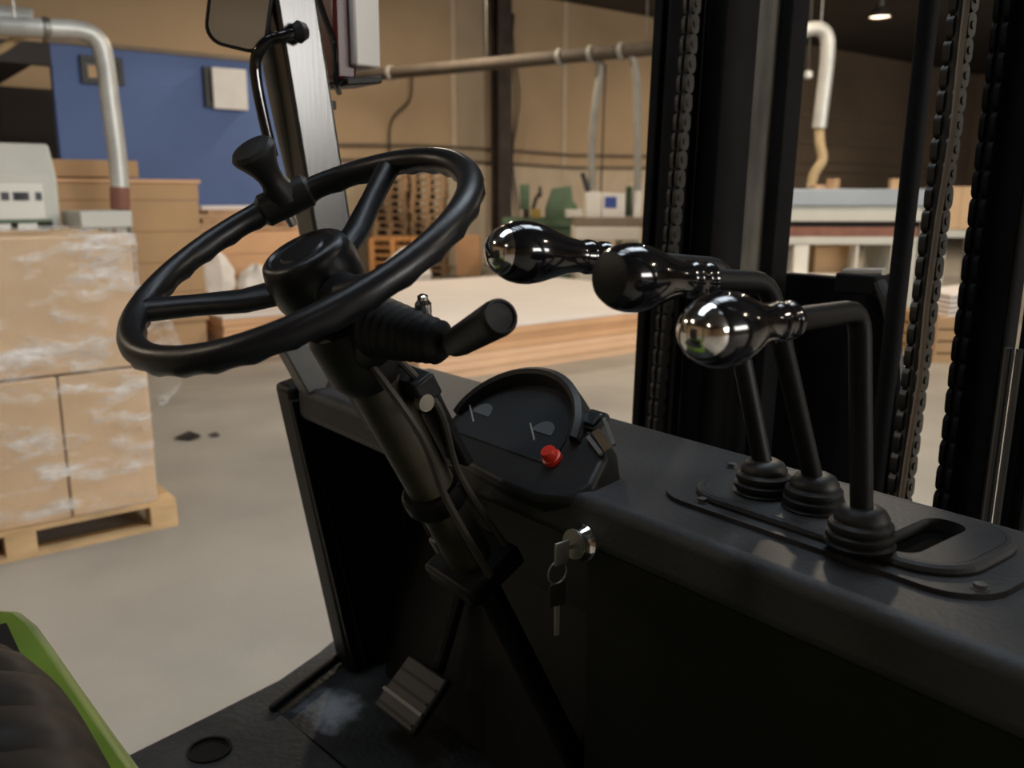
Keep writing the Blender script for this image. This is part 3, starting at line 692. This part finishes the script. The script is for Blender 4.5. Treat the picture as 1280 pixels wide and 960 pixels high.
for a in (aL,aU,a3):
    pts=[wp(a,.03,-.036),wp(a,.08,-.030),wp(a,.13,-.015),wp(a,R-.004,-.001)]
    tn=(e2_*math.cos(a)-e1_*math.sin(a))
    b=B(); vs=[]
    for p,wd,th in zip(pts,(.022,.0175,.0145,.016),(.012,.0115,.011,.012)):
        for j in range(12):
            q=2*math.pi*j/12; vs.append(p+tn*wd*math.cos(q)+n_*th*math.sin(q))
    fs=[(i*12+j,i*12+(j+1)%12,(i+1)*12+(j+1)%12,(i+1)*12+j) for i in range(3) for j in range(12)]
    b.add(vs,fs).build('spoke','rim',sw)
B().lathe([(.034,-.066),(.044,-.06),(.0485,-.045),(.0495,-.022),(.046,-.008),(.044,-.003),(.040,0),(.036,.0005),(.034,-.002),(.024,-.002),(.022,0),(.001,.001)],WC,n_,40).build('hub','rim',sw)
# spinner knob
ak=ang(356,246); kb=wp(ak,R,.0)
kax=(n_*1.0+Vector((-.25,-.45,0))).normalized()
kax=((px(318,192,X=kb.x+.012)-kb)).normalized()
sk=B().lathe([(.021,.004),(.019,.014),(.0145,.028),(.0145,.036),(.017,.046),(.0225,.058),(.0265,.066),(.0268,.070),(.023,.075),(.012,.077),(.001,.0775)],kb,kax,28).build('spinner_knob','rubber',sw)
tn=(e2_*math.cos(ak)-e1_*math.sin(ak))
B().tube([kb-tn*.034,kb-tn*.028,kb+tn*.028,kb+tn*.034],[.014,.0195,.0195,.014],16).build('knob_clamp','rubber',sw)
B().lathe([(.006,0),(.006,.03),(.004,.034)],kb-n_*.03+tn*.006,n_,10).build('clamp_bolt','steel',sw)
# ---- column
def cp_(t_,a=0,b_=0): return WC-n_*t_+e1_*a+e2_*b_
cm=B().tube([cp_(.06),cp_(.13)],[.03,.026],20).tube([cp_(.13),cp_(.50)],.029,24).build('steering_column','colm',FL)
B().lathe([(.030,.085),(.038,.09),(.042,.10),(.042,.15),(.036,.165),(.030,.17)],WC,-n_,28).build('switch_housing','rubber',cm)
B().obox(cp_(.20,-.035,.01),e1_,e2_,n_,.06,.05,.10).build('column_bracket','bpaint',cm,.006)
B().obox(cp_(.26,.0,.04),e1_,e2_,n_,.085,.014,.11).build('tilt_bracket','bpaint',cm,.004)
B().lathe([(.007,0),(.010,.002),(.010,.012),(.004,.013)],cp_(.2,.045,.02),e1_,12).build('tilt_bolt','grease',cm)
B().obox(cp_(.19,.03,.03),e1_,e2_,n_,.05,.03,.03).build('relay_block','rubber',cm,.004)
B().lathe([(.036,0),(.040,.004),(.040,.02),(.034,.03)],cp_(.33),-n_,24).build('column_collar','bpaint',cm)
for a_,b_,c_ in ((.03,.02,.3),(-.03,.03,.5),(.045,-.01,.8),(-.045,-.005,.2)):
    B().tube(spline([cp_(.13,a_,b_),cp_(.22,a_*1.5,b_*1.6+.01*c_),cp_(.32,a_*1.2,b_*1.2),cp_(.44,a_*1.5,b_*1.5)],6),.0045,8).build('wire','cable',cm)
B().obox(cp_(.47,0,.0),e1_,e2_,n_,.10,.09,.03).build('column_foot','bpaint',cm,.006)
B().obox(cp_(.47,-.06,.01),e1_,e2_,n_,.02,.05,.05).build('column_clamp','wgrey',cm,.004)
B().tube([cp_(.49),Vector((cp_(.49).x+.02,.80,.80))],.018,12).build('lower_shaft','bpaint',cm)
# direction stalk: ribbed boot then grip
s0=px(470,408,X=-.775); s1=px(556,430,X=-.69); s2=px(571,428,X=-.668); s3=px(627,395,X=-.575)
ds=s1-s0; L_=ds.length; prof=[(.030,0)]
for k in range(9):
    t_=(k+.5)/9; r_=.031-.012*t_; prof+=[(r_+.0022,L_*(t_-.03)),(r_-.0022,L_*(t_+.03))]
prof+=[(.013,L_)]
st=B().lathe(prof,s0,ds,24).build('direction_lever','rubber',FL)
gd=(s3-s2); gl=gd.length
B().lathe([(.008,-.02),(.0125,-.005),(.0145,.01),(.0155,gl*.5),(.0165,gl-.01),(.0160,gl-.003),(.0145,gl),(.0125,gl),(.012,gl-.0025),(.001,gl-.0025)],s2,gd,28).build('grip','rubber',st)
c0=px(530,404,X=-.74); B().lathe([(.006,0),(.0075,.004),(.0085,.012),(.0085,.02),(.0055,.024),(.0055,.028),(.002,.03)],c0,(.1,-.1,1),16).build('chrome_knob','chrome',st)
o=B().tube([cp_(.12,.03),s0.lerp(s1,.2)],.022,14).build('lever_socket','rubber',st)

# ---- instrument pod
du=Vector((1,0,0)); dn=Vector((0,-.60,.80)).normalized(); dv=dn.cross(du).normalized()
if dv.z<0: dv=-dv
DC=px(664,540,Y=.675)
AC,AR,AH=-.035,.125,.108      # arch centre, half width, height
def pod():
    P=[(AC+AR*math.cos(math.radians(a)),-.02+AH*math.sin(math.radians(a))) for a in range(22,173,6)]
    return P+[(-.158,-.045),(-.12,-.072),(.02,-.082),(.085,-.082),(.132,-.070),(.147,-.042),(.134,.0),(.106,.028),(.092,.036)]
ip=B().prism(pod(),DC,du,dv,dn,-.045,.0).build('instrument_pod','rubber',FL,.010,seg=3)
AN=[math.radians(14+160*i/30) for i in range(31)]
vs=[];fs=[]
for a_ in AN:
    c=DC+du*(AC+(AR-.004)*math.cos(a_))+dv*(-.02+(AH-.004)*math.sin(a_)); rd=(du*math.cos(a_)+dv*math.sin(a_)).normalized()
    hh_=.022*math.sin(a_)**.5+.003
    for o_,d_ in ((-.012,-.004),(.004,-.004),(.003,hh_-.004),(-.004,hh_),(-.009,hh_-.004)): vs.append(c+rd*o_+dn*d_)
for i in range(30):
    for j in range(5): fs.append((i*5+j,(i+1)*5+j,(i+1)*5+(j+1)%5,i*5+(j+1)%5))
fs+=[(0,1,2,3,4),(154,153,152,151,150)]
B().add(vs,fs).build('hood_lip','rubber',ip)
gp=[(AC+.103*math.cos(math.radians(4+172*i/24)),-.024+.086*math.sin(math.radians(4+172*i/24))) for i in range(25)]+[(AC-.09,-.036),(AC+.09,-.036)]
B().prism(gp,DC,du,dv,dn,.0,.002).build('gauge_window','gauge',ip)
for gx_,gy_,gr in ((604,514,.019),(680,537,.019)):
    c=pxplane(gx_,gy_,DC+dn*.0022,dn)-dv*.006
    B().prism([(gr*math.cos(math.radians(180*i/16)),gr*math.sin(math.radians(180*i/16))) for i in range(17)],c,du,dv,dn,0,.001).build('dial','dial',ip)
    B().bar(pxplane(gx_-17,gy_-8,DC+dn*.003,dn),pxplane(gx_-12,gy_+13,DC+dn*.003,dn),.002,.001,dn).build('dial_needle','needle',ip)
rb=pxplane(690,572,DC+dn*.004,dn)
B().lathe([(.012,-.004),(.012,.002),(.0095,.003),(.0095,.010),(.0085,.013),(.001,.0135)],rb,dn,20).build('red_button','red',ip)
rs=pxplane(741,526,DC,dn)
B().prism(rrect(.036,.030,.006),rs,du,dv,dn,-.004,.003).build('rocker_bezel','rubber',ip,.002)
B().prism(rrect(.026,.020,.004),rs,du,dv,dn,.003,.007).build('rocker_switch','gauge',ip,.002)
Q=DC+dn*.004
B().bar(pxplane(735,546,Q,dn),pxplane(752,568,Q,dn),.005,.003,dn).build('chrome_strip','steel',ip)
B().bar(pxplane(755,523,Q,dn),pxplane(768,556,Q,dn),.004,.003,dn).build('chrome_strip','steel',ip)
B().bar(pxplane(744,538,Q,dn),pxplane(760,562,Q,dn),.010,.001,dn).build('socket_recess','amber',ip)
B().lathe([(.010,0),(.010,.004),(.007,.005),(.001,.005)],pxplane(731,528,DC,dn),dn,16).build('warning_light','gauge',ip)
# steering column cover sweeping below the pod
B().tube(spline([px(583,598,Y=.66),px(612,582,Y=.655),px(640,592,Y=.65),px(668,612,Y=.65)],6),.012,10).build('pod_trim','rubber',ip)

# ---- lever console
pcx,pcy=(-.63-.285)/2,(.695+.865)/2
def plate(w_,h_,r_): return rrect(w_,h_,r_,8)
def holed(outer,hole,z0,z1):
    bm=bmesh.new()
    def loop(pts):
        vs=[bm.verts.new((x,y,z0)) for x,y in pts]; return [bm.edges.new((vs[i],vs[(i+1)%len(vs)])) for i in range(len(vs))]
    bmesh.ops.triangle_fill(bm,edges=loop(outer)+loop(hole),use_beauty=True)
    ret=bmesh.ops.extrude_face_region(bm,geom=bm.faces[:])
    bmesh.ops.translate(bm,verts=[v for v in ret['geom'] if isinstance(v,bmesh.types.BMVert)],vec=(0,0,z1-z0))
    bm.verts.ensure_lookup_table(); bm.verts.index_update()
    b=B(); b.add([v.co.copy() for v in bm.verts],[tuple(v.index for v in f.verts) for f in bm.faces]); bm.free(); return b
sc_=px(1149,664,Z=ZT+.014); SX,SY=sc_.x+.006,sc_.y-.006
slot=rrect(.040,.112,.018,8,SX,SY)
lc=holed(rrect(.36,.185,.05,8,pcx,pcy),slot,ZT,ZT+.005).build('lever_console','cowl',FL)
B().tube([Vector((pcx+x,pcy+y,ZT+.008)) for x,y in rrect(.290,.142,.045,8)],.0065,10,closed=True).build('raised_bead','cowl',lc)
holed(rrect(.284,.136,.042,8,pcx,pcy),slot,ZT+.005,ZT+.014).build('console_panel','cowl',lc)
B().prism(rrect(.042,.114,.018,8,SX,SY),(0,0,0),(1,0,0),(0,1,0),(0,0,1),ZT-.001,ZT+.001).build('slot_shade','slotdark',lc)  # black floor puts the slot's deep shade into colour
for x,y in ((915,583),(878,627),(1225,735),(1257,680)):
    p=px(x,y,Z=ZT+.006); B().lathe([(.0075,-.002),(.0075,.001),(.0055,.001),(.0055,.005),(.001,.0055)],(p.x,p.y,ZT+.005),(0,0,1),6).build('screw','wgrey',lc)
levers=[ # name: knob pixel, X knob, bend pixel, X bend, base pixel (boot top), X base, cap
    ('far',(648,315),-.615,(905,334),-.585,(955,588),-.555,True),
    ('mid',(783,347),-.500,(960,352),-.495,(1018,606),-.50,False),
    ('near',(896,413),-.405,(1075,388),-.418,(1077,648),-.44,True)]
for nm,kp,kx,bp_,bx,sp,sx,cap in levers:
    K=px(*kp,X=kx); Bd=px(*bp_,X=bx); Sb=px(*sp,Z=ZT+.038)
    base=Vector((Sb.x,Sb.y,ZT+.02))
    ax=(Bd-K).normalized(); ln=(Bd-K).length
    rod=B()
    dn_=(Sb-Bd).normalized(); cr=.022
    path=[K+ax*.05,Bd-ax*cr]+[ (Bd-ax*cr)*(1-t)**2+Bd*2*t*(1-t)+(Bd+dn_*cr)*t*t for t in (.25,.5,.75)]+[Bd+dn_*cr,Bd.lerp(Sb,.5),Sb,Sb+dn_*.03]
    lv=rod.tube(path,.0100,14).build('control_lever','bpaint',FL)
    B().lathe([(.0205,-.0045),(.0235,0),(.0262,.006),(.0280,.015),(.0282,.024),(.0262,.036),(.0218,.050),(.0175,.064),(.0150,.078),(.0150,.084),(.0162,.087),(.0162,.093),(.0148,.095),(.0148,.102),(.0158,.104),(.0158,.11),(.0115,.114),(.0105,.116)],K-ax*.014,ax,40).build('knob','gloss',lv)
    if cap: B().lathe([(.001,-.0175),(.006,-.0170),(.012,-.0148),(.017,-.0108),(.0205,-.006),(.0225,-.0005),(.0228,.003)],K-ax*.014,ax,40).build('chrome_cap','chrome',lv)
    else: B().lathe([(.019,-.0055),(.0205,-.0045),(.0205,.0)],K-ax*.014,ax,36).build('cap_rim','rubber',lv)
    zb=ZT+.013; bxy=Vector((Sb.x,Sb.y,zb)); hh=Sb.z-zb+.012
    B().lathe([(.029,0),(.031,.003),(.028,.005),(.030,.008),(.030,.012),(.027,.014),(.0285,.017),(.028,.021),(.024,.024),(.024,.028),(.020,.034),(.014,hh),(.010,hh)],bxy,(Sb-bxy)+Vector((0,0,.001)) if False else (0,0,1),28).build('rubber_boot','rubber',lv)
# ---- ignition switch on the cowl's near face
kp=px(733,677,Y=YN-.0); kd=Vector((0,-1,.1)).normalized()
ig=B().lathe([(.021,.0),(.021,.006),(.018,.010),(.017,.018),(.012,.020),(.001,.020)],(kp.x,YN,kp.z),kd,28).build('ignition_switch','chrome',FL)
B().lathe([(.0165,.0182),(.0165,.0205),(.011,.0206),(.001,.0206)],(kp.x,YN,kp.z),kd,24).build('ignition_face','steel',ig)
# keys hanging from it (a thing of its own)
kk=thing('key_bunch','ignition key with ring and second key hanging from the switch','key',(kp.x,YN-.03,kp.z-.12))
B().obox((kp.x,YN-.022,kp.z),(0,1,0),(0,0,1),(1,0,0),.022,.006,.002).obox((kp.x,YN-.036,kp.z-.004),(0,1,0),(0,0,1),(1,0,0),.02,.026,.003).build('ignition_key','steel',kk,.001)
def ring(c,r,t,ax1,ax2): return B().tube([Vector(c)+Vector(ax1)*r*math.cos(2*math.pi*i/24)+Vector(ax2)*r*math.sin(2*math.pi*i/24) for i in range(24)],t,6,closed=True)
ring((kp.x-.002,YN-.040,kp.z-.026),.013,.0012,(0,1,0),(0,0,1)).build('key_ring','steel',kk)
B().obox((kp.x-.002,YN-.040,kp.z-.052),(.2,1,0),(0,0,1),(1,0,0),.020,.026,.003).build('hanging_key_bow','rubber',kk,.003)
B().obox((kp.x-.002,YN-.040,kp.z-.082),(.2,1,0),(0,0,1),(1,0,0),.006,.036,.002).build('hanging_key_blade','steel',kk,.0005)

# ---- hood, seat, body behind
HZ=1.14
HO=[px(x,y,Z=HZ) for x,y in ((-40,770),(-8,757),(28,760),(48,776),(68,803),(100,848),(140,903),(185,964))]
hp=[(p.x,p.y) for p in HO]; sl_=(hp[-1][1]-hp[3][1])/(hp[-1][0]-hp[3][0])
hp+=[(-.40,hp[-1][1]+sl_*(-.40-hp[-1][0])),(-.32,hp[-1][1]-.02),(-.30,hp[-1][1]-.08),(-.30,-.75),(hp[0][0],-.75)]
hood=B().prism(hp,(0,0,0),(1,0,0),(0,1,0),(0,0,1),.70,HZ).build('hood','green',FL,.014,seg=3)
B().box((-1.40,-1.3,.25),(-.14,-.62,1.05)).build('counterweight','green',FL,.06,seg=3)
B().box((-1.36,-.62,.22),(-.18,.9,.70)).build('chassis','bpaint',FL,.02)
def cushion(x0,x1,y0,y1,z0,h_,ribs,name,m,parent,stand=False):
    nx,ny=46,30
    def prof(t): return (1-abs(2*t-1)**5)
    b=B()
    def top(s,q):
        rib=.016*abs(math.sin(math.pi*s*ribs))**.5
        e=min(1,prof(s)*1.0)*min(1,prof(q)); zz=z0+.02+(h_-.02)*e**.5*(.9)+rib*e
        x=x0+(x1-x0)*s; x+=(.07*q**5)*(1-s)**2; y=y0+(y1-y0)*q-.05*(1-s)**9*q
        return (x,y,zz) if not stand else (x,y0-(zz-z0)*-1+(-.10*q),z0+(y1-y0)*q)
    b.grid(top,nx,ny)
    return b
sb=cushion(-1.165,-.36,-.46,.150,HZ-.018,.075,9,'seat','seat',FL)
# underside
sb.box((-1.13,-.44,HZ-.005),(-.39,.12,HZ+.015))
seat=sb.build('seat','seat',FL,0,60)
bk=B()
bk.prism(rrect(.52,.52,.09,8,-.78,1.50),(0,0,0),(1,0,0),(0,-.15,1),(0,1,.15),-.30,-.20).build('backrest','seat',seat,.03,seg=3)
for x,w_ in ((-1.22,.22),(-.30,.22)):
    for y,r_ in ((1.15,.33),(-.75,.27)):
        B().lathe([(r_*.55,-w_/2),(r_*.95,-w_/2),(r_,-w_/2+.03),(r_,w_/2-.03),(r_*.95,w_/2),(r_*.55,w_/2)],(x,y,r_),(1,0,0),36).build('tyre','tyre',FL)

# ---- mast
MY=1.30; TILT=math.tan(math.radians(2.0))
def mpt(X,dy,z): return Vector((X,MY+dy+(z-1.3)*TILT,z))
def rail(name,X0,X1,d0,d1,z0=.12,z1=2.9,m='mastp',parent=FL,bevel=.004):
    b=B(); P=[mpt(X,d,z) for z in (z0,z1) for X,d in ((X0,d0),(X1,d0),(X1,d1),(X0,d1))]
    b.add(P,[(3,2,1,0),(4,5,6,7),(0,1,5,4),(1,2,6,5),(2,3,7,6),(3,0,4,7)]); return b.build(name,m,parent,bevel)
Xm=lambda x,y=300:px(x,y,Y=MY).x
def railpx(name,xl,xr,d0,dep,**k):
    X0=px(xl,300,Y=MY+d0).x; X1=px(xr,300,Y=MY+d0+dep).x
    return rail(name,X0,X1,d0,d0+dep,**k)
ma=railpx('mast_rail',797,816,-.02,.02); railpx('rail_flange',816,846,-.012,.012,parent=ma)
mb=railpx('mast_rail',858,926,.02,.10)
railpx('rail_web',812,930,.12,.02,parent=ma)
railpx('rail_flange',850,857,.0,.02,parent=ma)
mc=railpx('mast_rail',948,984,.03,.05)
md=railpx('mast_rail',1218,1285,-.03,.05); railpx('rail_flange',1286,1330,-.03,.03,parent=md)
me_=railpx('mast_rail',1345,1395,-.04,.05)
for x_ in (1258,1272): 
    B().tube([mpt(Xm(x_,600),-.05,.5),mpt(Xm(x_,600)+.0,-.05,1.45)],.005,8).build('hydraulic_pipe','wgrey',md)
# lift cylinder: rod above, barrel below
rx=px(937,300,Y=MY+.03).x
cy=B().tube([mpt(rx,.03,.2),mpt(rx,.03,1.50)],.024,18).build('lift_cylinder','mastp',FL)
B().tube([mpt(rx,.03,1.50),mpt(rx+.0,.03,2.9)],.019,18).build('cylinder_rod','grease',cy)
B().lathe([(.024,0),(.029,.005),(.029,.03),(.024,.035)],mpt(rx,.03,1.47),(0,0,1),18).build('cylinder_gland','mastp',cy)
B().tube([mpt(Xm(1100),.06,.9),mpt(Xm(1100)+.0,.06,2.9)],.0155,14).build('centre_cylinder','mastp',FL)
XC=lambda x:px(x,480,Y=MY+.17).x
rail('carriage_plate',XC(968),XC(1075),.17,.20,.55,1.505)
rail('carriage_plate',XC(1076),XC(1106),.15,.18,.55,1.50)
cb=rail('cross_member',Xm(870),Xm(1240),.18,.24,.5,1.0)
B().obox(mpt(Xm(1035,360),.10,1.505),(1,0,0),(0,1,0),(0,0,1),.075,.06,.035).build('valve_block','mastp',FL,.004)
B().tube([mpt(Xm(1010,355),.1,1.52),mpt(Xm(1060,355),.1,1.525)],.009,10).build('valve_pipe','grease',FL)
B().tube(spline([mpt(Xm(1062,360),.08,1.51),mpt(Xm(1085,390),.07,1.45),mpt(Xm(1100,450),.07,1.30),mpt(Xm(1095,600),.07,1.0)],6),.011,10).build('hose','rubber',FL)
# leaf chains: link by link
def chain(label,X0,Xtop,dy,z0,z1,pitch,wd,m):
    n=int((z1-z0)/pitch)
    ch=None
    first=None
    t=B().tube([mpt(X0,dy,z0),mpt(Xtop,dy,z1)],wd*.28,6).build('lift_chain',m,FL)
    for k in range(n):
        z=z0+(k+.5)*pitch; X=X0+(Xtop-X0)*(z-z0)/(z1-z0); c=mpt(X,dy,z)
        if first is None:
            me=B(); pts=[]
            for sx_ in (-1,1):
                me.prism([(x,y) for x,y in rrect(.022,pitch*1.02,.0105,4)],c+Vector((sx_*wd*.32,0,0)),(0,1,0),(0,0,1),(1,0,0),-wd*.16,wd*.16)
            me.tube([c-Vector((wd*.55,0,0)),c+Vector((wd*.55,0,0))],.006,8)
            first=me.build('chain_link',m,t); c0=c
        else:
            o=first.copy(); COL.objects.link(o); o.parent=t; o.location=c-c0
    return t
chain('l',Xm(826,500)-.0,Xm(866,50),-.025,.85,2.1,.034,.024,'chain')
chain('r',Xm(1128,560),Xm(1196,20),.0,.85,2.1,.034,.034,'chain')
chain('o',px(1216,300,Y=MY-.045).x,px(1216,300,Y=MY-.045).x,-.045,.85,2.1,.038,.022,'mastp')
B().tube([mpt(Xm(1140,560),-.02,.9)]+[mpt(Xm(1140,560)+(Xm(1210,20)-Xm(1140,560))*t/10+.003*math.sin(t*2),-.02,.9+1.2*t/10) for t in range(1,11)],.0045,8).build('thin_hose','pipe',FL)
# forks and wheels of the carriage
for X in (-1.05,-.62):
    B().box((X-.06,1.62,.05),(X+.06,2.7,.09)).box((X-.06,1.58,.05),(X+.06,1.62,.75)).build('fork','mastp',FL,.004)
for o in bpy.data.objects:
    if '_o' in o: del o['_o']
